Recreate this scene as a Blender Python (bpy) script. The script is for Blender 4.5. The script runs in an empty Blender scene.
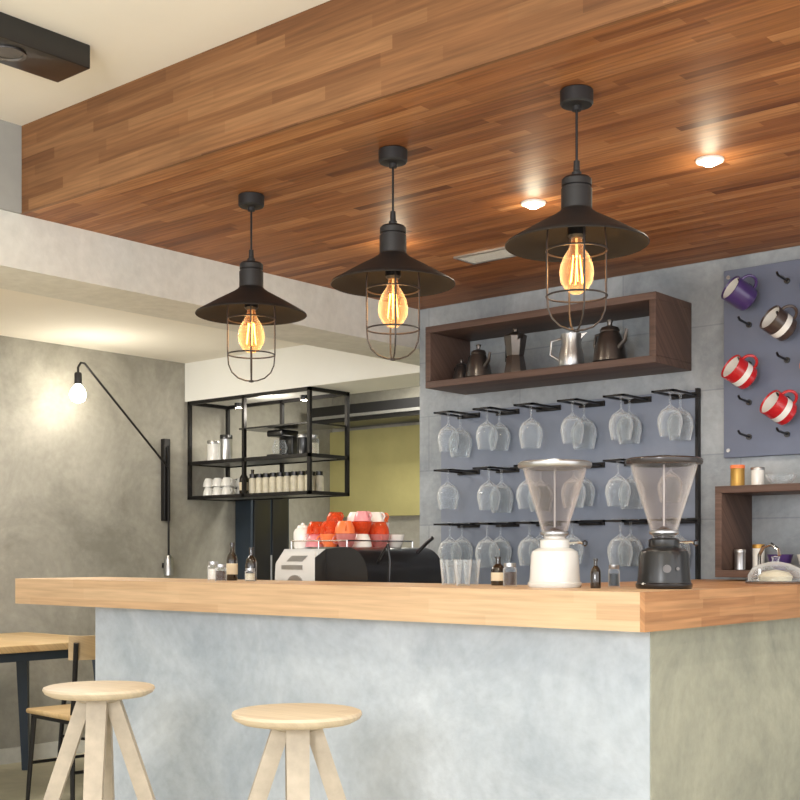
import bpy, bmesh, math, random
from math import sin, cos, pi, radians
from mathutils import Vector, Matrix
random.seed(4)
sc = bpy.context.scene
sc.view_settings.view_transform = 'Standard'

# ------------------------------------------------------------ materials
def new_mat(name):
    m = bpy.data.materials.new(name); m.use_nodes = True
    nt = m.node_tree
    for n in list(nt.nodes): nt.nodes.remove(n)
    out = nt.nodes.new('ShaderNodeOutputMaterial')
    return m, nt, out

def srgb(c):
    return tuple(((x/255)/12.92 if x/255 <= .04045 else (((x/255)+.055)/1.055)**2.4) for x in c) + (1,)

def pbr(name, col, rough=.5, metal=0, var=.0, scale=8, bump=0, bscale=None, coat=0):
    m, nt, out = new_mat(name)
    b = nt.nodes.new('ShaderNodeBsdfPrincipled')
    b.inputs['Roughness'].default_value = rough
    b.inputs['Metallic'].default_value = metal
    b.inputs['Coat Weight'].default_value = coat
    c = srgb(col)
    b.inputs['Base Color'].default_value = c
    if var or bump:
        tc = nt.nodes.new('ShaderNodeTexCoord')
        n = nt.nodes.new('ShaderNodeTexNoise'); n.inputs['Scale'].default_value = scale
        n.inputs['Detail'].default_value = 6; n.inputs['Roughness'].default_value = .6
        nt.links.new(tc.outputs['Object'], n.inputs['Vector'])
        if var:
            r = nt.nodes.new('ShaderNodeValToRGB')
            r.color_ramp.elements[0].position = .3; r.color_ramp.elements[1].position = .7
            r.color_ramp.elements[0].color = tuple(x*(1-var) for x in c[:3])+(1,)
            r.color_ramp.elements[1].color = tuple(min(1, x*(1+var)) for x in c[:3])+(1,)
            nt.links.new(n.outputs['Fac'], r.inputs['Fac'])
            nt.links.new(r.outputs['Color'], b.inputs['Base Color'])
        if bump:
            bp = nt.nodes.new('ShaderNodeBump'); bp.inputs['Strength'].default_value = bump
            bp.inputs['Distance'].default_value = .01
            nt.links.new(n.outputs['Fac'], bp.inputs['Height'])
            nt.links.new(bp.outputs['Normal'], b.inputs['Normal'])
    nt.links.new(b.outputs[0], out.inputs[0])
    return m

def emis(name, col, strength):
    m, nt, out = new_mat(name)
    e = nt.nodes.new('ShaderNodeEmission'); e.inputs[0].default_value = srgb(col); e.inputs[1].default_value = strength
    nt.links.new(e.outputs[0], out.inputs[0]); return m

def glass(name, tint=(240, 245, 248), edge=.6, base=.06, emit=None, es=0, power=2.0, body=(225, 232, 238)):
    m, nt, out = new_mat(name)
    t = nt.nodes.new('ShaderNodeBsdfTransparent'); t.inputs[0].default_value = srgb(tint)
    g = nt.nodes.new('ShaderNodeBsdfPrincipled')
    g.inputs['Base Color'].default_value = srgb(body); g.inputs['Roughness'].default_value = .06
    g.inputs['Specular IOR Level'].default_value = 1.0
    lw = nt.nodes.new('ShaderNodeLayerWeight'); lw.inputs['Blend'].default_value = .5
    pw = nt.nodes.new('ShaderNodeMath'); pw.operation = 'POWER'; pw.inputs[1].default_value = power
    mr = nt.nodes.new('ShaderNodeMapRange'); mr.inputs['To Min'].default_value = base; mr.inputs['To Max'].default_value = edge
    nt.links.new(lw.outputs['Facing'], pw.inputs[0]); nt.links.new(pw.outputs[0], mr.inputs['Value'])
    mx = nt.nodes.new('ShaderNodeMixShader')
    nt.links.new(mr.outputs[0], mx.inputs[0]); nt.links.new(t.outputs[0], mx.inputs[1]); nt.links.new(g.outputs[0], mx.inputs[2])
    last = mx
    if emit:
        e = nt.nodes.new('ShaderNodeEmission'); e.inputs[0].default_value = srgb(emit); e.inputs[1].default_value = es
        a = nt.nodes.new('ShaderNodeAddShader')
        nt.links.new(mx.outputs[0], a.inputs[0]); nt.links.new(e.outputs[0], a.inputs[1]); last = a
    nt.links.new(last.outputs[0], out.inputs[0]); return m

def wood_strip(name, cols, bw, bh, mortar, rough=.4, mode='yz', offs=.37, grain=.35, swap=False, spec=.5):
    """strip wood: random tone per board + fine grain. Boards run along X (or Y when swap)."""
    m, nt, out = new_mat(name)
    L = nt.links
    b = nt.nodes.new('ShaderNodeBsdfPrincipled'); b.inputs['Roughness'].default_value = rough
    b.inputs['Specular IOR Level'].default_value = spec
    tc = nt.nodes.new('ShaderNodeTexCoord'); sp = nt.nodes.new('ShaderNodeSeparateXYZ')
    L.new(tc.outputs['Object'], sp.inputs[0])
    ad = nt.nodes.new('ShaderNodeMath'); ad.operation = 'ADD'
    cb = nt.nodes.new('ShaderNodeCombineXYZ')
    if not swap:
        L.new(sp.outputs['Y'], ad.inputs[0]); L.new(sp.outputs['Z'], ad.inputs[1])
        L.new(sp.outputs['X'], cb.inputs[0])
    else:
        L.new(sp.outputs['X'], ad.inputs[0]); L.new(sp.outputs['Z'], ad.inputs[1])
        L.new(sp.outputs['Y'], cb.inputs[0])
    L.new(ad.outputs[0], cb.inputs[1])
    def cell(w, h, seed):
        s = nt.nodes.new('ShaderNodeSeparateXYZ'); L.new(cb.outputs[0], s.inputs[0])
        def M(op, a, bb):
            n = nt.nodes.new('ShaderNodeMath'); n.operation = op
            for i, v in enumerate((a, bb)):
                if v is None: continue
                if isinstance(v, (int, float)): n.inputs[i].default_value = v
                else: L.new(v, n.inputs[i])
            return n.outputs[0]
        row = M('FLOOR', M('DIVIDE', M('ADD', s.outputs['Y'], .0013), h), None)
        wn = nt.nodes.new('ShaderNodeTexWhiteNoise'); wn.noise_dimensions = '1D'
        L.new(M('ADD', row, seed), wn.inputs['W'])
        col = M('FLOOR', M('ADD', M('DIVIDE', s.outputs['X'], w), M('MULTIPLY', wn.outputs['Value'], 7.3)), None)
        c2 = nt.nodes.new('ShaderNodeCombineXYZ'); L.new(col, c2.inputs[0]); L.new(row, c2.inputs[1])
        w2 = nt.nodes.new('ShaderNodeTexWhiteNoise'); w2.noise_dimensions = '2D'
        L.new(c2.outputs[0], w2.inputs['Vector'])
        return w2.outputs['Value']
    v = cell(bw, bh, 3.1)
    ramp = nt.nodes.new('ShaderNodeValToRGB')
    el = ramp.color_ramp.elements
    n = len(cols)
    el[0].color = srgb(cols[0]); el[0].position = 0
    el[1].color = srgb(cols[-1]); el[1].position = 1
    for i in range(1, n-1):
        e = el.new(i/(n-1)); e.color = srgb(cols[i])
    L.new(v, ramp.inputs['Fac'])
    mp = nt.nodes.new('ShaderNodeMapping'); mp.inputs['Scale'].default_value = (2.2, 55, 1)
    L.new(cb.outputs[0], mp.inputs[0])
    ns = nt.nodes.new('ShaderNodeTexNoise'); ns.inputs['Scale'].default_value = 1.6; ns.inputs['Detail'].default_value = 5
    L.new(mp.outputs[0], ns.inputs['Vector'])
    mr = nt.nodes.new('ShaderNodeMapRange'); mr.inputs['From Min'].default_value = .3; mr.inputs['From Max'].default_value = .7
    mr.inputs['To Min'].default_value = 1-grain; mr.inputs['To Max'].default_value = 1+grain*.6
    L.new(ns.outputs['Fac'], mr.inputs['Value'])
    hsv = nt.nodes.new('ShaderNodeHueSaturation'); L.new(ramp.outputs[0], hsv.inputs['Color']); L.new(mr.outputs[0], hsv.inputs['Value'])
    L.new(hsv.outputs[0], b.inputs['Base Color'])
    L.new(b.outputs[0], out.inputs[0]); return m

def concrete(name, c1, c2, rough=.75, scale=1.5, panel=None, streak=False):
    m, nt, out = new_mat(name); L = nt.links
    b = nt.nodes.new('ShaderNodeBsdfPrincipled'); b.inputs['Roughness'].default_value = rough
    tc = nt.nodes.new('ShaderNodeTexCoord')
    mp = nt.nodes.new('ShaderNodeMapping')
    if streak: mp.inputs['Scale'].default_value = (1, 1, .35)
    L.new(tc.outputs['Object'], mp.inputs[0])
    n1 = nt.nodes.new('ShaderNodeTexNoise'); n1.inputs['Scale'].default_value = scale; n1.inputs['Detail'].default_value = 9
    n1.inputs['Roughness'].default_value = .68; n1.inputs['Distortion'].default_value = .5
    L.new(mp.outputs[0], n1.inputs['Vector'])
    r = nt.nodes.new('ShaderNodeValToRGB'); r.color_ramp.elements[0].position = .32; r.color_ramp.elements[1].position = .68
    r.color_ramp.elements[0].color = srgb(c1); r.color_ramp.elements[1].color = srgb(c2)
    L.new(n1.outputs['Fac'], r.inputs['Fac'])
    last = r.outputs[0]
    n2 = nt.nodes.new('ShaderNodeTexNoise'); n2.inputs['Scale'].default_value = scale*14; n2.inputs['Detail'].default_value = 4
    L.new(tc.outputs['Object'], n2.inputs['Vector'])
    mr = nt.nodes.new('ShaderNodeMapRange'); mr.inputs['To Min'].default_value = .84; mr.inputs['To Max'].default_value = 1.14
    L.new(n2.outputs['Fac'], mr.inputs['Value'])
    hsv = nt.nodes.new('ShaderNodeHueSaturation'); L.new(last, hsv.inputs['Color']); L.new(mr.outputs[0], hsv.inputs['Value'])
    last = hsv.outputs[0]
    if panel:
        sp = nt.nodes.new('ShaderNodeSeparateXYZ'); L.new(tc.outputs['Object'], sp.inputs[0])
        cb = nt.nodes.new('ShaderNodeCombineXYZ'); L.new(sp.outputs['X'], cb.inputs[0]); L.new(sp.outputs['Z'], cb.inputs[1])
        br = nt.nodes.new('ShaderNodeTexBrick')
        br.inputs['Color1'].default_value = (1, 1, 1, 1); br.inputs['Color2'].default_value = (.84, .85, .87, 1)
        br.inputs['Mortar'].default_value = (.70, .71, .73, 1); br.inputs['Scale'].default_value = 1
        br.inputs['Mortar Size'].default_value = .003; br.inputs['Brick Width'].default_value = panel[0]; br.inputs['Row Height'].default_value = panel[1]
        L.new(cb.outputs[0], br.inputs['Vector'])
        mx = nt.nodes.new('ShaderNodeMixRGB'); mx.blend_type = 'MULTIPLY'; mx.inputs[0].default_value = 1
        L.new(last, mx.inputs[1]); L.new(br.outputs['Color'], mx.inputs[2]); last = mx.outputs[0]
    L.new(last, b.inputs['Base Color'])
    bp = nt.nodes.new('ShaderNodeBump'); bp.inputs['Strength'].default_value = .25; bp.inputs['Distance'].default_value = .01
    L.new(n2.outputs['Fac'], bp.inputs['Height']); L.new(bp.outputs[0], b.inputs['Normal'])
    L.new(b.outputs[0], out.inputs[0]); return m

M_ceilwood = wood_strip('ceiling_wood', [(112, 64, 34), (162, 106, 62), (136, 82, 46), (182, 126, 80), (148, 92, 52), (170, 112, 67), (128, 75, 40)], .42, .038, .0, .5, grain=.36, spec=.3)
M_fascia_shaded = wood_strip('fascia_wood_shaded', [(98, 62, 38), (134, 92, 58), (114, 75, 46), (148, 106, 70), (122, 82, 51), (140, 97, 62), (106, 69, 42)], .42, .038, .0, .5, grain=.3, spec=.3)  # copy of the soffit wood, shade put into darker colours
M_barwood = wood_strip('bar_wood', [(186, 150, 114), (206, 174, 138), (194, 160, 124), (212, 182, 146)], .6, .045, 0, .45, grain=.16, spec=.3)
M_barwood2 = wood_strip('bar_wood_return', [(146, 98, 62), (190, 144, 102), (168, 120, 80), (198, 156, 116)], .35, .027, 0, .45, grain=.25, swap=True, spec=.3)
M_darkwood = wood_strip('dark_shelf_wood', [(86, 68, 61), (102, 81, 72), (94, 74, 65)], .9, .05, 0, .55, grain=.25, spec=.3)
M_lightwood = wood_strip('light_wood', [(200, 182, 156), (210, 194, 168), (204, 187, 161)], .9, .06, 0, .5, grain=.12)
M_legwood = pbr('leg_wood', (178, 166, 148), .6, var=.16, scale=14)
M_tablewood = wood_strip('table_wood', [(188, 158, 112), (200, 172, 128), (180, 148, 102)], .8, .07, 0, .5, grain=.15)
M_counter = concrete('counter_concrete', (160, 170, 180), (200, 207, 214), scale=1.9)
M_counter_side_tint = concrete('counter_concrete_side_tint', (136, 138, 126), (178, 178, 160), scale=1.9)  # counter concrete copy; side face's shade and olive light put into the colour
M_backwall = concrete('back_wall_concrete', (142, 149, 154), (188, 193, 196), scale=2.6, panel=(1.1, .27))
M_leftwall = concrete('left_wall_concrete', (138, 135, 125), (180, 176, 165), scale=1.8)
M_floor = concrete('floor_concrete', (190, 184, 156), (214, 206, 180), scale=1.0, rough=.5)
M_white = pbr('ceiling_paint', (236, 230, 219), .8, var=.02, scale=3)
M_beam = concrete('beam_concrete', (206, 205, 197), (224, 222, 215), scale=1.5)
M_bulk = pbr('white_bulkhead', (238, 238, 233), .7, var=.02, scale=3)
M_mustard = pbr('mustard_paint', (184, 176, 120), .7, var=.08, scale=4)
M_black = pbr('black_metal', (30, 28, 28), .42, metal=.3, var=.1, scale=20)
M_shade = pbr('shade_matte_black', (27, 24, 24), .55, var=.08, scale=12)
M_shade_in = pbr('shade_inside', (12, 10, 10), .8)
M_cage = pbr('cage_black_wire', (42, 34, 31), .5)
M_blk = pbr('black_plastic', (22, 22, 24), .3, coat=.3)
M_chrome = pbr('chrome', (215, 215, 215), .15, metal=1)
M_steel = pbr('brushed_steel', (185, 185, 185), .32, metal=.9, var=.06, scale=30)
M_dsteel = pbr('dark_steel', (104, 100, 98), .3, metal=.85, var=.08, scale=30)
M_whiteg = pbr('white_gloss', (226, 226, 222), .25, coat=.4)
M_ceram = pbr('ceramic_white', (236, 234, 228), .25, coat=.3)
M_red = pbr('red_glaze', (190, 32, 38), .25, coat=.4)
M_orange = pbr('orange_glaze', (236, 122, 66), .3, coat=.3)
M_pink = pbr('pink_glaze', (226, 150, 156), .3, coat=.3)
M_purple = pbr('purple_glaze', (70, 50, 106), .3, coat=.4)
M_brown = pbr('brown_glaze', (70, 56, 50), .3, coat=.3)
M_blue = pbr('blue_glaze', (60, 84, 140), .3, coat=.3)
M_pegb = pbr('pegboard_blue', (110, 118, 138), .6, var=.08, scale=5)
M_pegb2 = pbr('rack_board_blue', (126, 134, 150), .6, var=.12, scale=4)
M_glass = glass('clear_glass', tint=(250, 252, 253), edge=1.0, base=.05, power=1.9, body=(240, 244, 247))
M_hopper = glass('hopper_glass', tint=(246, 242, 240), edge=.85, base=.035, power=2.4, body=(235, 235, 236))
M_bulb = glass('amber_bulb_glass', tint=(255, 222, 170), edge=.4, base=.03, emit=(255, 132, 40), es=.11)
M_fil = emis('filament', (255, 182, 100), 18)
M_led = emis('downlight_led', (255, 240, 205), 45)
M_lampb = emis('wall_lamp_bulb', (255, 246, 224), 45)
M_teal = pbr('dark_teal', (40, 52, 64), .5, var=.1)
M_gold = pbr('gold_tin', (180, 140, 70), .35, metal=.6)
M_bottle = pbr('dark_bottle_glass', (40, 30, 20), .12, coat=.6)
M_label = pbr('paper_label', (220, 205, 175), .7)
M_jar = pbr('jar_contents', (206, 198, 176), .4, var=.15, scale=30)
M_bean = pbr('coffee_beans', (60, 36, 24), .5, var=.3, scale=80)
M_beamshade = pbr('beam_upper_shade', (158, 158, 154), .8, var=.06)  # upper beam face: its shade is put into this darker grey

# ------------------------------------------------------------ builder
class B:
    def __init__(s, name, loc=(0, 0, 0), rot=(0, 0, 0)):
        s.name = name; s.loc = loc; s.rot = rot; s.bm = bmesh.new(); s.mats = []
    def mi(s, m):
        if m not in s.mats: s.mats.append(m)
        return s.mats.index(m)
    def _fin(s, verts, faces, m, M=None):
        vs = [s.bm.verts.new((M @ Vector(v)) if M else Vector(v)) for v in verts]
        i = s.mi(m)
        for f in faces:
            try:
                fc = s.bm.faces.new([vs[k] for k in f]); fc.material_index = i; fc.smooth = True
            except ValueError: pass
        return vs
    def box(s, a, b, m, M=None, bev=0):
        x0, y0, z0 = a; x1, y1, z1 = b
        if bev > 0:
            t = bmesh.new()
            bmesh.ops.create_cube(t, size=1)
            for v in t.verts:
                v.co = Vector((x0+(v.co.x+.5)*(x1-x0), y0+(v.co.y+.5)*(y1-y0), z0+(v.co.z+.5)*(z1-z0)))
            bmesh.ops.bevel(t, geom=t.edges[:], offset=bev, segments=3, affect='EDGES', profile=.5)
            t.verts.index_update()
            s._fin([tuple(v.co) for v in t.verts], [[v.index for v in f.verts] for f in t.faces], m, M)
            t.free(); return
        v = [(x0, y0, z0), (x1, y0, z0), (x1, y1, z0), (x0, y1, z0), (x0, y0, z1), (x1, y0, z1), (x1, y1, z1), (x0, y1, z1)]
        s._fin(v, [(0, 3, 2, 1), (4, 5, 6, 7), (0, 1, 5, 4), (1, 2, 6, 5), (2, 3, 7, 6), (3, 0, 4, 7)], m, M)
    def lathe(s, prof, m, c=(0, 0, 0), n=28, M=None, sx=1, sy=1):
        vs = []; fs = []; rings = []
        for r, z in prof:
            if r < 1e-5:
                rings.append([len(vs)]); vs.append((c[0], c[1], c[2]+z))
            else:
                st = len(vs)
                for k in range(n):
                    a = 2*pi*k/n; vs.append((c[0]+sx*r*cos(a), c[1]+sy*r*sin(a), c[2]+z))
                rings.append(list(range(st, st+n)))
        for A, C in zip(rings, rings[1:]):
            for k in range(n):
                k2 = (k+1) % n
                if len(A) == 1 and len(C) == 1: continue
                if len(A) == 1: fs.append((A[0], C[k2], C[k]))
                elif len(C) == 1: fs.append((A[k], A[k2], C[0]))
                else: fs.append((A[k], A[k2], C[k2], C[k]))
        s._fin(vs, fs, m, M)
    def cyl(s, c, r, h, m, n=24, M=None, r2=None):
        r2 = r if r2 is None else r2
        s.lathe([(0, 0), (r, 0), (r2, h), (0, h)], m, c, n, M)
    def tube(s, pts, r, m, n=8, closed=False, M=None):
        P = [Vector(p) for p in pts]; N = len(P); vs = []; fs = []
        rr = r if isinstance(r, (list, tuple)) else [r]*N
        up = None
        for i, p in enumerate(P):
            if closed: t = (P[(i+1) % N]-P[i-1])
            else: t = (P[min(i+1, N-1)]-P[max(i-1, 0)])
            t.normalize()
            if up is None:
                up = Vector((0, 0, 1)) if abs(t.z) < .9 else Vector((1, 0, 0))
            a = t.cross(up)
            if a.length < 1e-4: a = t.cross(Vector((0, 1, .1)))
            a.normalize()
            up = a.cross(t).normalized()
            for k in range(n):
                q = 2*pi*k/n; v = p+(a*cos(q)+up*sin(q))*rr[i]; vs.append(tuple(v))
        segs = N if closed else N-1
        for i in range(segs):
            j = (i+1) % N
            for k in range(n):
                k2 = (k+1) % n; fs.append((i*n+k, i*n+k2, j*n+k2, j*n+k))
        if not closed:
            fs.append(tuple(range(n))); fs.append(tuple((N-1)*n+k for k in reversed(range(n))))
        s._fin(vs, fs, m, M)
    def ring(s, c, R, r, m, n=40, M=None):
        s.tube([(c[0]+R*cos(2*pi*k/n), c[1]+R*sin(2*pi*k/n), c[2]) for k in range(n)], r, m, 6, True, M)
    def prism(s, poly, lo, hi, m, axis='y', M=None):
        n = len(poly)
        if axis == 'y': f = lambda p, t: (p[0], t, p[1])
        elif axis == 'x': f = lambda p, t: (t, p[0], p[1])
        else: f = lambda p, t: (p[0], p[1], t)
        vs = [f(p, lo) for p in poly]+[f(p, hi) for p in poly]
        fs = [tuple(range(n)), tuple(reversed(range(n, 2*n)))]+[(k, k+n, (k+1) % n+n, (k+1) % n) for k in range(n)]
        s._fin(vs, fs, m, M)
    def done(s, sharp=35, normals=True):
        me = bpy.data.meshes.new(s.name)
        if normals: bmesh.ops.recalc_face_normals(s.bm, faces=s.bm.faces[:])
        s.bm.to_mesh(me); s.bm.free()
        for m in s.mats: me.materials.append(m)
        try: me.set_sharp_from_angle(angle=radians(sharp))
        except Exception: pass
        o = bpy.data.objects.new(s.name, me); o.location = s.loc; o.rotation_euler = s.rot
        sc.collection.objects.link(o); return o

def simple_box(name, a, b, m, bev=0):
    x = B(name); x.box(a, b, m, bev=bev); return x.done()

def light(name, typ, loc, power, col=(1, 1, 1), parent=None, size=.05, rot=(0, 0, 0), **kw):
    l = bpy.data.lights.new(name, typ); l.energy = power; l.color = col
    if typ == 'POINT': l.shadow_soft_size = size
    if typ == 'AREA': l.size = size
    if typ == 'SPOT': l.shadow_soft_size = size; l.spot_size = radians(kw.get('ang', 110)); l.spot_blend = .6
    o = bpy.data.objects.new(name, l); o.location = loc; o.rotation_euler = rot
    sc.collection.objects.link(o)
    if parent:
        o.parent = parent
        o.location = Vector(loc)-Vector(parent.location)
    return o

# ------------------------------------------------------------ room shell
ZS = 2.43; ZC = 2.744
simple_box('floor', (-6.5, -2.5, -.1), (2.2, 6.8, 0), M_floor)
simple_box('ceiling', (-3.91, -2.5, ZC), (2.2, 2.465, ZC+.1), M_white)
simple_box('ceiling_wood_soffit', (-3.91, 2.48, ZS), (2.2, 4.85, ZC+.1), M_ceilwood)
simple_box('ceiling_wood_fascia', (-3.91, 2.466, ZS), (2.2, 2.48, ZC+.1), M_fascia_shaded)
simple_box('ceiling_side_room', (-6.5, -2.5, 2.46), (-4.25, 6.8, 2.56), M_white)
simple_box('ceiling_beam', (-4.25, -2.5, 2.232), (-3.91, 5.2, ZC+.1), M_beam)
simple_box('beam_ledge_shaded', (-3.91, -2.5, ZS), (-3.895, 2.465, ZC), M_beamshade)
simple_box('wall_back', (-3.91, 4.73, 0), (2.2, 4.85, ZS), M_backwall)
simple_box('wall_side_return', (-3.91, 4.85, 0), (-3.79, 6.6, 2.56), M_backwall)
simple_box('wall_left', (-6.5, -2.5, 0), (-6.3, 6.8, 2.46), M_leftwall)
simple_box('wall_kitchen', (-6.3, 6.6, 0), (-3.79, 6.8, 2.46), M_leftwall)
simple_box('wall_bulkhead', (-6.3, 5.2, 2.207), (-3.91, 5.62, 2.46), M_bulk)
simple_box('wall_kitchen_panel', (-6.3, 6.575, 1.48), (-3.91, 6.6, 2.11), M_mustard)
simple_box('baseboard_left', (-6.3, -2.5, 0), (-6.285, 5.6, .09), M_beam)
b = B('extractor_hood')
b.prism([(-6.2, 2.13), (-3.95, 2.13), (-3.95, 2.25), (-6.2, 2.25)], 6.25, 6.572, M_blk)
b.box((-6.2, 6.23, 2.16), (-3.95, 6.25, 2.18), M_steel)
b.done()
b = B('tall_cabinet')
b.box((-6.28, 5.62, 0), (-6.12, 5.98, 1.72), M_teal, bev=.006)
b.box((-6.121, 5.64, .1), (-6.108, 5.79, 1.70), M_blk, bev=.003); b.box((-6.121, 5.81, .1), (-6.108, 5.96, 1.70), M_blk, bev=.003)
b.tube([(-6.09, 5.78, 1.0), (-6.09, 5.78, 1.2)], .006, M_steel)
b.done()

# ------------------------------------------------------------ bar counter
b = B('bar_counter')
b.box((-4.285, 3.06, 0), (-1.695, 3.39, .992), M_counter)
b.box((-2.33, 3.39, 0), (-1.695, 4.72, .992), M_counter)
b.box((-1.695, 3.063, 0), (-1.691, 4.72, .992), M_counter_side_tint)
b.box((-4.69, 2.937, .992), (-1.656, 3.40, 1.10), M_barwood)
b.box((-2.36, 3.40, .992), (-1.656, 4.72, 1.10), M_barwood2)
b.box((-1.656, 2.937, .992), (-1.641, 4.72, 1.10), M_barwood2)
b.done()
b = B('work_counter')
b.box((-4.19, 3.41, .84), (-2.37, 4.05, .88), M_steel)
b.box((-4.17, 3.41, 0), (-2.37, 3.98, .84), M_teal)
for k in range(3):
    b.box((-4.15+k*.6, 3.98, .1), (-3.58+k*.6, 3.995, .82), M_blk, bev=.003)
b.done()

# ------------------------------------------------------------ pendants
def pendant(x, y, s=1.0):
    z0 = ZS
    b = B('pendant_lamp', (x, y, z0))
    b.lathe([(0, 0), (.041, 0), (.044, -.003), (.044, -.036), (.040, -.041), (.012, -.043), (.012, -.055), (0, -.055)], M_shade)
    b.tube([(0, 0, -.05), (0, 0, -.205)], .0035, M_black)
    b.lathe([(0, -.188), (.008, -.188), (.009, -.215), (.013, -.218), (.013, -.230), (.034, -.232), (.040, -.238), (.040, -.254), (.036, -.256), (.036, -.260), (.041, -.262),
             (.041, -.315), (.046, -.322), (.052, -.326)], M_shade)
    b.lathe([(.046, -.322), (.060, -.332), (.115, -.362), (.170, -.394), (.187, -.404), (.190, -.409), (.188, -.411)], M_shade, n=56)
    b.lathe([(.188, -.411), (.184, -.406), (.168, -.398), (.112, -.367), (.058, -.339), (.03, -.334), (0, -.334)], M_shade_in, n=56)
    b.lathe([(0, -.334), (.024, -.334), (.024, -.385), (.018, -.392), (0, -.392)], M_blk)
    R = .080
    prof = [(.076, -.35), (R, -.41), (R, -.48), (R, -.545), (.077, -.58), (.066, -.606), (.045, -.625), (.02, -.634), (0, -.636)]
    for k in range(4):
        a = radians(40.5+6+90*k)
        b.tube([(r*cos(a), r*sin(a), z) for r, z in prof], .0026, M_cage, 6)
    b.ring((0, 0, -.425), R, .0026, M_cage)
    b.ring((0, 0, -.545), R, .0026, M_cage)
    b.lathe([(0, -.631), (.008, -.633), (.008, -.639), (0, -.641)], M_cage)
    bl = [(.013, -.390), (.015, -.402), (.020, -.418), (.034, -.440), (.043, -.462), (.046, -.484), (.043, -.505), (.031, -.526), (.014, -.538), (0, -.541)]
    b.lathe(bl, M_bulb, n=28)
    b.tube([(0, 0, -.39), (0, 0, -.440)], .004, M_ceram)
    for k in range(6):
        a = 2*pi*k/6
        b.tube([(.010*cos(a), .010*sin(a), -.438), (.018*cos(a+.2), .018*sin(a+.2), -.510)], .0014, M_fil, 5)
    o = b.done()
    light('bulb_glow', 'POINT', (x, y, z0-.475), 2.2, (1, .70, .42), o, size=.03)
    return o
pendant(-1.748, 2.766); pendant(-2.428, 2.81); pendant(-3.102, 2.85)

# downlights
def downlight(x, y, zc=ZS, p=9, halo=1.1):
    b = B('recessed_downlight', (x, y, zc))
    b.lathe([(.044, 0), (.044, -.005), (.041, -.008), (.034, -.008), (.030, -.003), (.030, -.001)], M_whiteg)
    b.lathe([(.029, -.0015), (.025, -.012), (.015, -.019), (0, -.022)], M_led)
    o = b.done()
    light('downlight_beam', 'SPOT', (x, y, zc-.03), p, (1, .92, .76), o, size=.03, ang=150)
    if halo: light('downlight_halo', 'POINT', (x, y, zc-.08), halo, (1, .9, .66), o, size=.03)
for x, y, p in [(-1.74, 3.52, 9), (-2.42, 3.55, 9), (-3.15, 3.66, 9), (-1.04, 3.52, 26), (-.3, 3.52, 20)]: downlight(x, y, ZS, p)
for x, y in [(-2.1, 1.5), (-.9, 1.9), (.1, 2.2)]: downlight(x, y, ZC, 20, 0)  # unseen downlights added out of frame to light the counter
b = B('ceiling_vent', (-2.96, 4.05, ZS))
b.box((-.15, -.07, -.008), (.15, -.06, 0), M_steel); b.box((-.15, .06, -.008), (.15, .07, 0), M_steel)
b.box((-.15, -.06, -.008), (-.14, .06, 0), M_steel); b.box((.14, -.06, -.008), (.15, .06, 0), M_steel)
for k in range(8):
    b.box((-.14, -.055+k*.0145, -.006), (.14, -.047+k*.0145, -.001), M_whiteg)
b.done()

b = B('ceiling_spotlight_box')
b.box((-3.29, 1.2, 2.672), (-3.12, 2.21, ZC), M_blk, bev=.003)
for yy in (1.60, 1.98):
    b.lathe([(.055, -.001), (.055, -.006), (.045, -.006), (.042, -.001)], M_dsteel, c=(-3.205, yy, 2.672))
    b.lathe([(.042, -.0015), (.03, -.014), (0, -.02)], M_led, c=(-3.205, yy, 2.672)) if yy < 1.9 else b.lathe([(.042, -.0015), (0, -.002)], M_dsteel, c=(-3.205, yy, 2.672))
o = b.done()
light('spot_beam', 'SPOT', (-3.205, 1.60, 2.645), 14, (1, .92, .8), o, size=.04, ang=130)

# ------------------------------------------------------------ stools
def stool(x, y, rot):
    b = B('bar_stool', (x, y, 0), (0, 0, rot))
    z = .795
    b.lathe([(0, z-.032), (.10, z-.032), (.145, z-.030), (.164, z-.020), (.170, z-.010), (.168, z-.003), (.160, z), (0, z)], M_lightwood, n=48)
    b.lathe([(0, z-.050), (.055, z-.050), (.066, z-.044), (.066, z-.032)], M_legwood)
    for k in range(4):
        a = pi/4+k*pi/2
        M = Matrix.Rotation(a, 4, 'Z')
        t0, t1 = .022, .29
        w0, w1 = .030, .022
        d0, d1 = .042, .024
        zt = z-.04
        v = [(t1-d1, -w1, 0), (t1+d1, -w1, 0), (t1+d1, w1, 0), (t1-d1, w1, 0),
             (t0-.005, -w0, zt), (t0+d0, -w0, zt), (t0+d0, w0, zt), (t0-.005, w0, zt)]
        b._fin(v, [(0, 3, 2, 1), (4, 5, 6, 7), (0, 1, 5, 4), (1, 2, 6, 5), (2, 3, 7, 6), (3, 0, 4, 7)], M_legwood, M)
    zz = .27
    rr = .03+.26*(1-zz/.755)
    pts = [(rr*cos(pi/4+k*pi/2), rr*sin(pi/4+k*pi/2), zz) for k in range(4)]
    for k in range(4):
        b.tube([pts[k], pts[(k+1) % 4]], .010, M_legwood)
    b.done()
stool(-3.176, 2.282, radians(2)); stool(-2.279, 2.255, radians(2))

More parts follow.
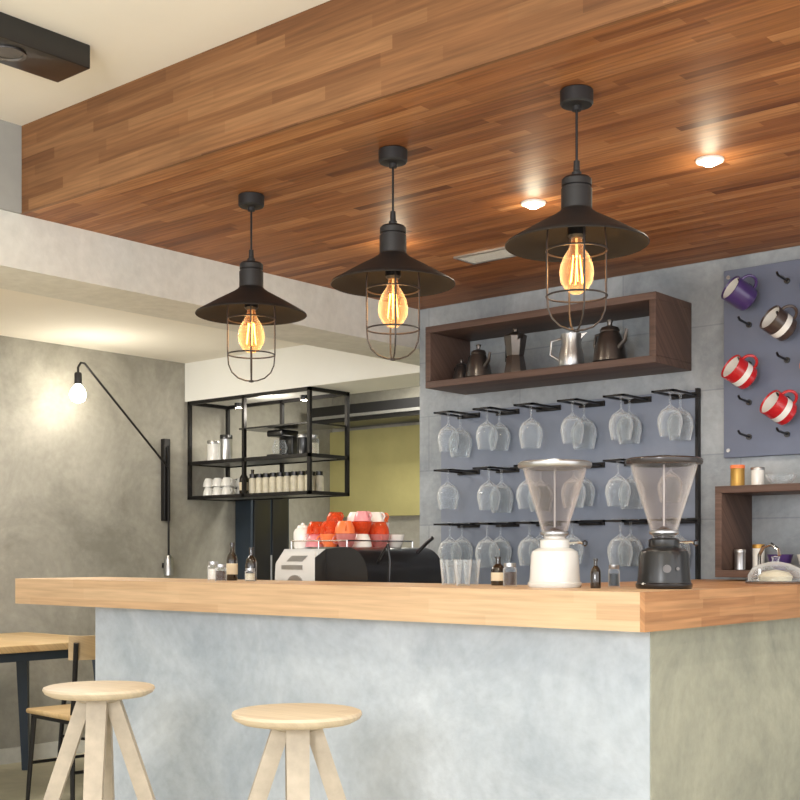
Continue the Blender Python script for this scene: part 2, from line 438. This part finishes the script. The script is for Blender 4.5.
# ------------------------------------------------------------ wooden wall shelf with vessels
def open_box(name, x0, x1, y0, y1, z0, z1, t, m, back=False):
    b = B(name)
    b.box((x0, y0, z0), (x1, y1, z0+t), m, bev=.002); b.box((x0, y0, z1-t), (x1, y1, z1), m, bev=.002)
    b.box((x0, y0, z0+t), (x0+t, y1, z1-t), m, bev=.002); b.box((x1-t, y0, z0+t), (x1, y1, z1-t), m, bev=.002)
    return b
open_box('display_shelf', -3.62, -2.42, 4.42, 4.728, 1.978, 2.264, .030, M_darkwood).done()
zt = 2.009
def kettle(x, y, z, s=1, m=M_steel, lidm=None):
    b = B('stovetop_kettle', (x, y, z), (0, 0, radians(-20)))
    b.lathe([(0, 0), (.052*s, 0), (.056*s, .006*s), (.050*s, .05*s), (.036*s, .09*s), (.030*s, .10*s), (.033*s, .105*s), (.028*s, .115*s), (.008*s, .122*s), (.008*s, .13*s), (.012*s, .14*s), (0, .145*s)], m)
    b.tube([(.045*s, 0, .045*s), (.075*s, 0, .065*s), (.085*s, 0, .1*s)], [.010*s, .007*s, .005*s], m)
    b.tube([(-.035*s, 0, .1*s), (-.07*s, 0, .1*s), (-.078*s, 0, .07*s), (-.06*s, 0, .02*s), (-.05*s, 0, .02*s)], .006*s, lidm or M_blk)
    b.done()
def moka(x, y, z, s=1, m=M_blk):
    b = B('moka_pot', (x, y, z), (0, 0, radians(-30)))
    b.lathe([(0, 0), (.048*s, 0), (.036*s, .065*s), (.034*s, .07*s), (.036*s, .075*s), (.048*s, .145*s), (.046*s, .148*s), (.01*s, .165*s), (.01*s, .175*s), (0, .18*s)], m, n=8)
    b.tube([(-.04*s, 0, .135*s), (-.08*s, 0, .14*s), (-.08*s, 0, .06*s)], .007*s, M_blk)
    b.prism([(.035*s, .12*s), (.06*s, .15*s), (.04*s, .15*s)], -.01*s, .01*s, m)
    b.done(sharp=20)
def pitcher(x, y, z, s=1, m=M_steel, name='milk_pitcher'):
    b = B(name, (x, y, z), (0, 0, radians(-150)))
    b.lathe([(0, 0), (.045*s, 0), (.048*s, .006*s), (.046*s, .05*s), (.036*s, .09*s), (.040*s, .125*s), (.037*s, .125*s), (.033*s, .09*s), (.043*s, .05*s), (.04*s, .01*s), (0, .01*s)], m)
    b.tube([(.038*s, 0, .11*s), (.075*s, 0, .10*s), (.078*s, 0, .05*s), (.045*s, 0, .03*s)], .005*s, m)
    b.prism([(-.03*s, .10*s), (-.058*s, .13*s), (-.03*s, .125*s)], -.012*s, .012*s, m)
    b.done()
kettle(-3.37, 4.50, zt, 1.1, M_dsteel); kettle(-3.53, 4.58, zt, .8, M_dsteel)
moka(-3.165, 4.50, zt, 1.15, M_dsteel); pitcher(-2.87, 4.50, zt, 1.15, M_steel); kettle(-2.68, 4.50, zt, 1.3, M_dsteel, M_dsteel)

# ------------------------------------------------------------ glass rack
def wine_glass_profile(s=1):
    return [(0, .002*s), (.036*s, .0), (.036*s, -.003*s), (.006*s, -.010*s), (.004*s, -.02*s), (.004*s, -.060*s), (.010*s, -.068*s), (.038*s, -.088*s), (.051*s, -.115*s), (.053*s, -.14*s), (.042*s, -.195*s),
            (.040*s, -.195*s), (.051*s, -.14*s), (.049*s, -.115*s), (.036*s, -.090*s), (0, -.074*s)]
b = B('glass_rack_board')
b.box((-3.76, 4.712, 1.02), (-2.385, 4.728, 1.895), M_pegb2, bev=.003)
b.box((-2.392, 4.705, 1.02), (-2.378, 4.728, 1.90), M_black)
cols = [-3.585+.23*i for i in range(6)]; rows = [1.872, 1.60, 1.345]
for z in rows:
    for x in cols:
        for dx in (-.050, .038):
            b.box((x+dx, 4.50, z-.004), (x+dx+.014, 4.712, z+.004), M_black)
        b.box((x-.050, 4.50, z-.004), (x+.052, 4.512, z+.004), M_black)
        b.box((x-.065, 4.702, z-.012), (x+.065, 4.712, z+.012), M_black)
b.done()
b = B('hanging_wine_glasses')
for zi, z in enumerate(rows):
    for ci, x in enumerate(cols):
        for yy in (4.555, 4.645):
            if yy > 4.6 and (zi*2+ci) % 5 == 2: continue
            b.lathe(wine_glass_profile(random.choice([.98, 1.03, 1.08])), M_glass, c=(x+random.uniform(-.01, .01), yy, z+.009), n=24)
b.done(normals=False)

# ------------------------------------------------------------ mug pegboard
b = B('mug_pegboard')
b.box((-2.262, 4.70, 1.60), (-1.30, 4.728, 2.37), M_pegb, bev=.003)
mx = [-2.15, -1.99, -1.83, -1.67, -1.51, -1.39]; mz = [2.29, 2.135, 1.975, 1.82, 1.68]
for i, x in enumerate(mx):
    for j, z in enumerate(mz):
        b.tube([(x, 4.70, z), (x, 4.61, z+.008), (x, 4.60, z+.018)], .005, M_blk)
        b.cyl((0, 0, 0), .012, .006, M_blk, M=Matrix.Translation((x, 4.70, z)) @ Matrix.Rotation(pi/2, 4, 'X'))
for x in (-2.24, -1.7):
    for z in (1.63, 2.34): b.cyl((0, 0, 0), .008, .004, M_steel, M=Matrix.Translation((x, 4.70, z)) @ Matrix.Rotation(pi/2, 4, 'X'))
b.done()
def mug(x, y, z, m1, m2, tilt=(0, 0, 0), s=1.0, name='coffee_mug', upright=False):
    b = B(name, (x, y, z), tilt)
    h = .100*s; r = .052*s; z0 = 0 if upright else -h/2
    b.lathe([(0, z0), (r*.86, z0), (r*.96, z0+.006*s), (r, z0+.030*s)], m1, n=28)
    b.lathe([(r, z0+.030*s), (r*1.015, z0+.056*s)], m2, n=28)
    b.lathe([(r*1.015, z0+.056*s), (r*1.04, z0+h), (r*.98, z0+h+.001), (r*.93, z0+h-.006*s)], m1, n=28)
    b.lathe([(r*.93, z0+h-.006*s), (r*.9, z0+.01*s), (0, z0+.008*s)], M_ceram, n=28)
    pts = [(r*.97+.034*s*sin(t), 0, z0+h*.52+.032*s*cos(t)) for t in [0, .4, .8, 1.2, 1.57, 2.0, 2.4, 2.8, 3.14]]
    b.tube(pts, .006*s, m1)
    b.done()
def hung(x, z, m1, m2, a, s=1.0):
    R = (Matrix.Rotation(radians(a), 3, 'Y') @ Matrix.Rotation(radians(48), 3, 'X'))
    mug(x, 4.610, z, m1, m2, R.to_euler(), s)
hung(-2.148, 2.245, M_purple, M_purple, -45); hung(-1.985, 2.105, M_brown, M_ceram, -42)
hung(-2.148, 1.93, M_red, M_ceram, -42); hung(-1.985, 1.775, M_red, M_ceram, -42)
hung(-1.825, 2.245, M_blue, M_ceram, -55); hung(-1.665, 2.09, M_ceram, M_red, -55); hung(-1.825, 1.935, M_orange, M_orange, -55); hung(-1.51, 1.935, M_blue, M_blue, -55)

# ------------------------------------------------------------ lower niche shelf
open_box('niche_shelf', -2.178, -1.30, 4.45, 4.728, 1.114, 1.47, .028, M_darkwood).done()
def tin(name, x, y, z, r, h, m, lid):
    b = B(name, (x, y, z))
    b.lathe([(0, 0), (r, 0), (r, .003), (r*.98, .006), (r*.98, h*.82), (r, h*.84)], m)
    b.lathe([(r, h*.84), (r*1.03, h*.85), (r*1.03, h*.97), (r*.98, h), (0, h)], lid); b.done()
tin('tea_tin', -2.13, 4.55, 1.471, .028, .085, M_gold, M_orange)
tin('tea_tin', -2.06, 4.58, 1.471, .026, .075, M_ceram, M_steel)
def bowl(name, x, y, z, r, m, h=None):
    h = h or r*.7
    b = B(name, (x, y, z))
    b.lathe([(0, 0), (r*.5, 0), (r*.5, h*.08), (r*.8, h*.4), (r, h), (r*.95, h), (r*.75, h*.45), (r*.4, h*.15), (0, h*.12)], m); b.done()
bowl('glass_bowl', -1.96, 4.57, 1.471, .06, M_glass); bowl('glass_bowl', -1.82, 4.57, 1.471, .06, M_glass); bowl('glass_bowl', -1.68, 4.57, 1.471, .06, M_glass)
zi = 1.143
tin('spice_tin', -2.12, 4.55, zi, .022, .08, M_steel, M_steel); tin('spice_tin', -2.065, 4.60, zi, .024, .10, M_ceram, M_gold)
bowl('sugar_bowl', -1.96, 4.56, zi, .05, M_purple, .06); bowl('sugar_bowl', -1.84, 4.56, zi, .05, M_ceram, .06)
tin('spice_tin', -1.75, 4.58, zi, .026, .12, M_teal, M_steel)

# ------------------------------------------------------------ grinders
def grinder(x, y, z, mb, rot, top=M_steel, dial=M_chrome):
    b = B('coffee_grinder', (x, y, z), (0, 0, rot))
    b.lathe([(0, 0), (.080, 0), (.084, .006), (.084, .014), (.080, .018), (.078, .030), (.074, .100), (.070, .112), (.058, .120), (.044, .124)], mb, n=40)
    b.lathe([(.044, .122), (.046, .126), (.046, .146), (.040, .150), (.032, .152), (.032, .158), (0, .158)], mb, n=32)
    b.lathe([(.034, .152), (.037, .164), (.052, .215), (.076, .290), (.094, .350), (.100, .374)], M_hopper, n=40)
    b.lathe([(.097, .372), (.091, .348), (.073, .288), (.049, .213), (.035, .172)], M_hopper, n=40)
    b.lathe([(.032, .158), (.044, .166), (.044, .172), (.036, .176)], M_steel, n=32)
    b.lathe([(0, .158), (.030, .158), (.034, .170), (.010, .184), (0, .188)], M_bean, n=20)
    b.tube([(0, 0, .18), (0, 0, .372)], .003, M_steel)
    b.lathe([(.098, .370), (.112, .372), (.115, .377), (.115, .386), (.108, .391), (.02, .395), (.02, .400), (0, .402)], top, n=48)
    b.cyl((0, 0, 0), .012, .008, dial, M=Matrix.Translation((.0, -.072, .060)) @ Matrix.Rotation(pi/2, 4, 'X'))
    b.cyl((0, 0, 0), .005, .007, dial, M=Matrix.Translation((.032, -.068, .060)) @ Matrix.Rotation(pi/2, 4, 'X'))
    b.tube([(.04, 0, .136), (.080, 0, .140), (.092, 0, .136)], .004, M_chrome); b.lathe([(0, -.01), (.008, -.004), (.008, .006), (0, .012)], M_blk, c=(.094, 0, .136))
    b.done()
grinder(-2.115, 3.22, 1.10, M_whiteg, radians(25), M_steel, M_steel)
M_smoke = pbr('grinder_lid_dark', (70, 66, 66), .25, metal=.5)
grinder(-1.785, 3.31, 1.10, M_blk, radians(35), M_smoke, M_dsteel)

# ------------------------------------------------------------ espresso machine
b = B('espresso_machine', (-3.42, 3.72, .88))
M_silver = pbr('silver_paint', (214, 214, 212), .35, metal=.3)
prof = [(-.26, 0), (-.24, .29), (-.19, .345), (.06, .345), (.06, 0)]
b.prism(prof, -.22, .22, M_silver)
b.prism([(-.245, .02), (-.226, .285), (-.178, .335), (.0, .335), (.0, .02)], -.236, -.219, M_whiteg)
arc = [(.06, 0), (.06, .345), (.14, .352)]+[(.17+.11*sin(t), .242+.11*cos(t)) for t in [k*pi/2/8 for k in range(9)]]+[(.30, .05), (.30, 0)]
b.prism(arc, -.235, .235, M_blk)
b.prism([(.0, .0), (.0, .31), (.06, .345), (.06, 0)], -.237, -.219, M_blk)
b.cyl((0, 0, 0), .05, .006, M_steel, M=Matrix.Translation((-.11, -.236, .19)) @ Matrix.Rotation(pi/2, 4, 'X'))
b.box((-.19, -.238, .262), (-.07, -.234, .280), M_steel)
b.prism([(-.16, .295), (-.13, .318), (-.04, .318), (-.07, .295)], -.2385, -.235, M_steel)
for y in (-.20, .20): b.tube([(-.17, y, .378), (.14, y, .378)], .003, M_chrome)
for x in (-.17, .14): b.tube([(x, -.20, .378), (x, .20, .378)], .003, M_chrome)
for x in (-.17, -.015, .14):
    for y in (-.20, .20): b.tube([(x, y, .34), (x, y, .378)], .003, M_chrome)
b.tube([(.26, -.16, .28), (.31, -.18, .33), (.345, -.19, .36), (.355, -.19, .30), (.35, -.19, .18)], .006, M_blk)
b.tube([(.25, .1, .33), (.30, .1, .37), (.33, .1, .39)], .008, M_blk)
b.lathe([(0, .20), (.04, .20), (.04, .25), (0, .25)], M_chrome, c=(0, .25, 0)); b.tube([(0, .26, .21), (0, .40, .19)], .012, M_blk)
b.done()
M_oglass = glass('orange_glass', tint=(255, 160, 116), edge=.7, base=.35, body=(240, 112, 60))
M_pglass = glass('pink_glass', tint=(255, 200, 200), edge=.7, base=.35, body=(240, 180, 172))
b = B('stacked_cups', (-3.42, 3.72, .88+.3535))
def cup(b, x, y, z, r, h, m, inv=False, ang=0):
    p = [(0, 0), (r*.6, 0), (r*.65, h*.06), (r*.9, h*.5), (r, h), (r*.93, h), (r*.8, h*.5), (0, h*.1)]
    if inv: p = [(a, h-c) for a, c in p]
    b.lathe(p, m, c=(x, y, z), n=20)
    hx, hy = cos(ang), sin(ang)
    zz = h*.55
    b.tube([(x+hx*(r*.85+.018*sin(t)), y+hy*(r*.85+.018*sin(t)), z+zz+.016*cos(t)) for t in (0, .7, 1.57, 2.4, 3.14)], .0035, m, 6)
pal0 = [M_pink, M_ceram, M_orange, M_purple, M_pglass, M_ceram]
pal1 = [M_orange, M_oglass, M_ceram, M_oglass, M_red]
for j, y in enumerate((-.15, -.05, .05, .15)):
    for i, x in enumerate((-.085, .0, .085)):
        cup(b, x+random.uniform(-.006, .006), y, .0, .042, .052, pal0[(i*2+j*3) % 6], (i+j) % 3 == 0, random.uniform(-2.6, -.4))
        if (i+j*2) % 5 != 3: cup(b, x+random.uniform(-.01, .01), y, .053, .042, .050, pal1[(i*2+j*3+1) % 5], j % 2 == 0, random.uniform(-2.6, -.4))
for x, y, m in ((-.07, -.05, M_oglass), (.0, .0, M_ceram), (.06, .06, M_ceram), (.02, .13, M_orange), (.085, -.05, M_pink)): cup(b, x, y, .104, .036, .040, m, True)
b.done()
def canister(x, y, z, s=1):
    b = B('porcelain_canister', (x, y, z))
    b.lathe([(0, 0), (.034*s, 0), (.040*s, .01*s), (.040*s, .07*s), (.034*s, .085*s), (.026*s, .09*s), (.022*s, .100*s), (.008*s, .105*s), (.008*s, .11*s), (0, .113*s)], M_ceram); b.done()
canister(-3.565, 3.56, .88+.346, .95)

# ------------------------------------------------------------ bottles / jars on the bar
def bottle(x, y, z, h, r, m, name='glass_bottle', lab=True):
    b = B(name, (x, y, z))
    b.lathe([(0, 0), (r*.95, 0), (r, .004), (r, h*.55), (r*.8, h*.66), (r*.36, h*.76), (r*.34, h*.93), (r*.42, h*.94), (r*.42, h), (0, h)], m)
    if lab: b.lathe([(r*1.015, h*.16), (r*1.015, h*.45)], M_label)
    b.done()
def jar(x, y, z, h, r, m=M_jar, name='storage_jar'):
    b = B(name, (x, y, z))
    b.lathe([(0, .0), (r, 0), (r, h*.75), (r*.8, h*.82), (r*.8, h*.84)], M_glass, n=20)
    b.lathe([(0, .004), (r*.9, .004), (r*.9, h*.6), (0, h*.62)], m, n=20)
    b.lathe([(r*.85, h*.82), (r*.9, h*.84), (r*.9, h), (0, h)], M_steel, n=20); b.done()
bottle(-3.66, 3.26, 1.10, .15, .022, M_bottle); bottle(-3.56, 3.27, 1.10, .13, .022, M_bottle, lab=False)
jar(-3.75, 3.24, 1.10, .075, .022, M_ceram); jar(-3.59, 3.14, 1.10, .065, .022, M_bean); jar(-3.49, 3.2, 1.10, .05, .020)
bottle(-2.39, 3.30, 1.10, .095, .024, M_bottle, 'syrup_jug'); jar(-2.30, 3.24, 1.10, .075, .022, M_bean)
jar(-1.98, 3.35, 1.10, .07, .018, M_teal); bottle(-1.955, 3.20, 1.10, .09, .016, M_bottle, lab=False)
b = B('shot_glasses')
for x, y in ((-2.50, 3.3), (-2.56, 3.25), (-2.60, 3.33), (-2.46, 3.2)):
    b.lathe([(0, 0), (.022, 0), (.030, .085), (.028, .085), (.02, .006), (0, .006)], M_glass, c=(x, y, 1.10), n=18)
b.done(normals=False)
b = B('glass_dome', (-1.80, 4.15, 1.10))
b.lathe([(0, 0), (.10, 0), (.105, .006), (.10, .010), (0, .010)], M_steel, n=36)
b.lathe([(.095, .010), (.095, .03), (.08, .055), (.05, .07), (.012, .078), (.012, .086), (.016, .094), (0, .098)], M_glass, n=36)
b.lathe([(0, .010), (.055, .010), (.06, .025), (.045, .04), (0, .05)], M_jar)
b.done()
b = B('bar_tap', (-1.95, 4.35, 1.10))
b.lathe([(0, 0), (.022, 0), (.022, .01), (.010, .015), (.010, .05)], M_chrome)
b.tube([(0, 0, .04), (0, 0, .10), (.02, -.01, .13), (.07, -.05, .14), (.11, -.08, .12), (.115, -.085, .10)], .007, M_chrome)
b.done()

# ------------------------------------------------------------ hanging metal rack
X0, X1, Y0, Y1, Z0, Z1 = -6.285, -5.15, 5.2, 5.54, 1.575, 2.207
b = B('hanging_metal_rack')
t = .022
def bar(a, c):
    b.box((min(a[0], c[0])-t/2, min(a[1], c[1])-t/2, min(a[2], c[2])-t/2), (max(a[0], c[0])+t/2, max(a[1], c[1])+t/2, max(a[2], c[2])+t/2), M_black)
for x in (X0+t, (X0+X1)/2-.02, X1-.011):
    for y in (Y0+.011, Y1): bar((x, y, Z0), (x, y, Z1-.011))
for z in (Z0, 1.80, Z1-.011):
    for y in (Y0+.011, Y1): bar((X0+t, y, z), (X1-.011, y, z))
    for x in (X0+t, X1-.011): bar((x, Y0+.011, z), (x, Y1, z))
b.box((X0+.02, Y0+.01, Z0-.004), (X1-.01, Y1, Z0+.006), M_steel)
b.box((X0+.02, Y0+.01, 1.80-.004), (X1-.01, Y1, 1.806), M_steel)
b.box((X0+.5, Y0+.01, 1.99), (X1-.01, Y1, 2.0), M_blk)
b.done()
z1 = Z0+.011; z2 = 1.811
b = B('rack_jars')
x = -5.72
while x < -5.2:
    for y in (5.27, 5.36):
        b.lathe([(0, 0), (.026, 0), (.026, .09), (.020, .10), (.020, .102)], M_jar, c=(x, y, z1), n=14)
        b.lathe([(.022, .10), (.022, .125), (0, .126)], M_blk, c=(x, y, z1), n=14)
    x += .062
b.done()
b = B('rack_cups')
for x in (-6.18, -6.09, -6.0):
    for y in (5.3, 5.42):
        cup(b, x, y, z1, .038, .06, M_ceram, True); cup(b, x, y, z1+.062, .038, .055, M_ceram, True)
b.done()
tin('storage_tin', -6.15, 5.32, z2, .045, .14, M_ceram, M_steel); tin('storage_tin', -6.03, 5.32, z2, .04, .17, M_steel, M_blk)
bottle(-5.86, 5.32, z1, .18, .03, M_bottle); bottle(-5.79, 5.33, z1, .16, .028, M_bottle, lab=False)
b = B('coffee_brewer', (-5.55, 5.36, z2))
b.box((-.07, -.07, 0), (.07, .08, .02), M_blk, bev=.005); b.box((-.06, .03, .02), (.06, .08, .16), M_blk, bev=.005); b.box((-.07, -.07, .13), (.07, .08, .17), M_blk, bev=.01)
b.lathe([(0, .02), (.04, .02), (.05, .06), (.035, .10), (.035, .11)], M_glass, c=(0, -.02, 0))
b.done()
tin('storage_tin', -5.33, 5.33, z2, .04, .13, M_blk, M_steel)
jar(-5.24, 5.33, z2, .12, .03)
b = B('rack_spotlight')
for x in (-5.95, -5.35):
    b.cyl((x, 5.36, 2.186-.03), .03, .03, M_blk); b.lathe([(.024, -.001), (0, -.002)], M_led, c=(x, 5.36, 2.156))
o = b.done()
light('rack_glow', 'POINT', (-5.65, 5.3, 2.10), 3.5, (1, .92, .8), o, size=.05)

# ------------------------------------------------------------ swing-arm wall lamp
b = B('swing_arm_wall_lamp')
b.box((-6.299, 5.00, 1.42), (-6.262, 5.05, 1.95), M_black, bev=.004)
b.tube([(-6.25, 5.025, 1.90), (-6.25, 5.025, 1.10)], .007, M_black)
b.box((-6.299, 5.01, 1.12), (-6.24, 5.04, 1.15), M_black); b.lathe([(0, .0), (.03, 0), (.03, .10), (.012, .13), (0, .13)], M_steel, c=(-6.25, 5.025, 1.07))
b.tube([(-6.25, 5.025, 1.76), (-6.10, 4.28, 2.33)], .007, M_black)
b.tube([(-6.10, 4.28, 2.33), (-6.095, 4.25, 2.33), (-6.09, 4.228, 2.30), (-6.09, 4.228, 2.25)], .007, M_black)
b.lathe([(0, .07), (.018, .07), (.022, .06), (.022, 0), (0, 0)], M_black, c=(-6.09, 4.228, 2.20))
b.lathe([(.016, 0), (.038, -.03), (.048, -.060), (.036, -.095), (0, -.11)], M_lampb, c=(-6.09, 4.228, 2.20))
o = b.done()
light('wall_lamp_glow', 'POINT', (-5.86, 4.228, 2.12), 4, (1, .94, .82), o, size=.06)

# ------------------------------------------------------------ dining table and chairs
b = B('dining_table', (-5.66, 3.44, 0))
b.box((-.46, -1.0, .730), (.44, .46, .765), M_tablewood, bev=.004)
b.box((-.36, -.92, .68), (.36, .36, .730), M_teal)
for x in (-.34, .36):
    for y in (-.9, .36):
        s = 1 if y > 0 else -1
        b.tube([(x, y, .72), (x*1.12, y+.05*s, 0)], [.044, .026], M_teal, 4)
b.done()
def chair(x, y, rot):
    b = B('dining_chair', (x, y, 0), (0, 0, rot))
    b.box((-.21, -.21, .44), (.21, .21, .465), M_tablewood, bev=.01)
    b.box((-.19, -.19, .42), (.19, .19, .44), M_black)
    for sx in (-1, 1):
        b.tube([(sx*.18, -.18, .43), (sx*.20, -.21, 0)], [.014, .010], M_black)
        b.tube([(sx*.18, .18, 0.43), (sx*.20, .22, 0)], [.014, .010], M_black)
        b.tube([(sx*.18, .18, .43), (sx*.19, .22, .62), (sx*.20, .25, .80)], .012, M_black)
    for y2, z2_ in ((-.2, .2), (.2, .2)): b.tube([(-.19, y2, z2_), (.19, y2, z2_)], .008, M_black)
    pts = [(.23*sin(t), .17+.10*cos(t)) for t in [-1.2+k*.24 for k in range(11)]]
    out = pts; inn = [(p[0]*.93, p[1]-.018) for p in pts]
    b.prism(out+inn[::-1], .72, .83, M_tablewood, axis='z')
    b.prism([(p[0], p[1]-.02) for p in out]+[(p[0], p[1]-.02) for p in inn[::-1]], .57, .61, M_black, axis='z')
    b.done()
chair(-4.97, 3.50, radians(-95)); chair(-5.66, 4.15, radians(5)); chair(-4.97, 2.4, radians(-90))

# ------------------------------------------------------------ lights, world, camera
w = bpy.data.worlds.new('world'); sc.world = w; w.use_nodes = True
bg = w.node_tree.nodes['Background']; bg.inputs[0].default_value = (.98, .985, 1, 1); bg.inputs[1].default_value = 2.4
light('kitchen_ceiling_light', 'AREA', (-5.1, 6.1, 2.44), 28, (1, .96, .84), size=.5)
light('side_room_fill_light', 'AREA', (-5.2, 3.0, 2.45), 38, (1, .96, .9), size=.8)  # unseen area light added to brighten the side room and its floor
src = Vector((-.5, -1.45, 1.7)); dr = Vector((-2.4, 3.0, .6))-src
light('front_fill_light', 'AREA', src, 78, (.97, .985, 1), size=.7, rot=dr.to_track_quat('-Z', 'Y').to_euler())  # unseen area light added behind the camera, in line with the stool shadows

cam = bpy.data.cameras.new('camera'); co = bpy.data.objects.new('camera', cam)
sc.collection.objects.link(co); sc.camera = co
co.location = (0, 0, 1.2); co.rotation_euler = (pi/2, 0, radians(40.5))
cam.lens = 55.1; cam.sensor_width = 36; cam.shift_y = .194; cam.clip_start = .02
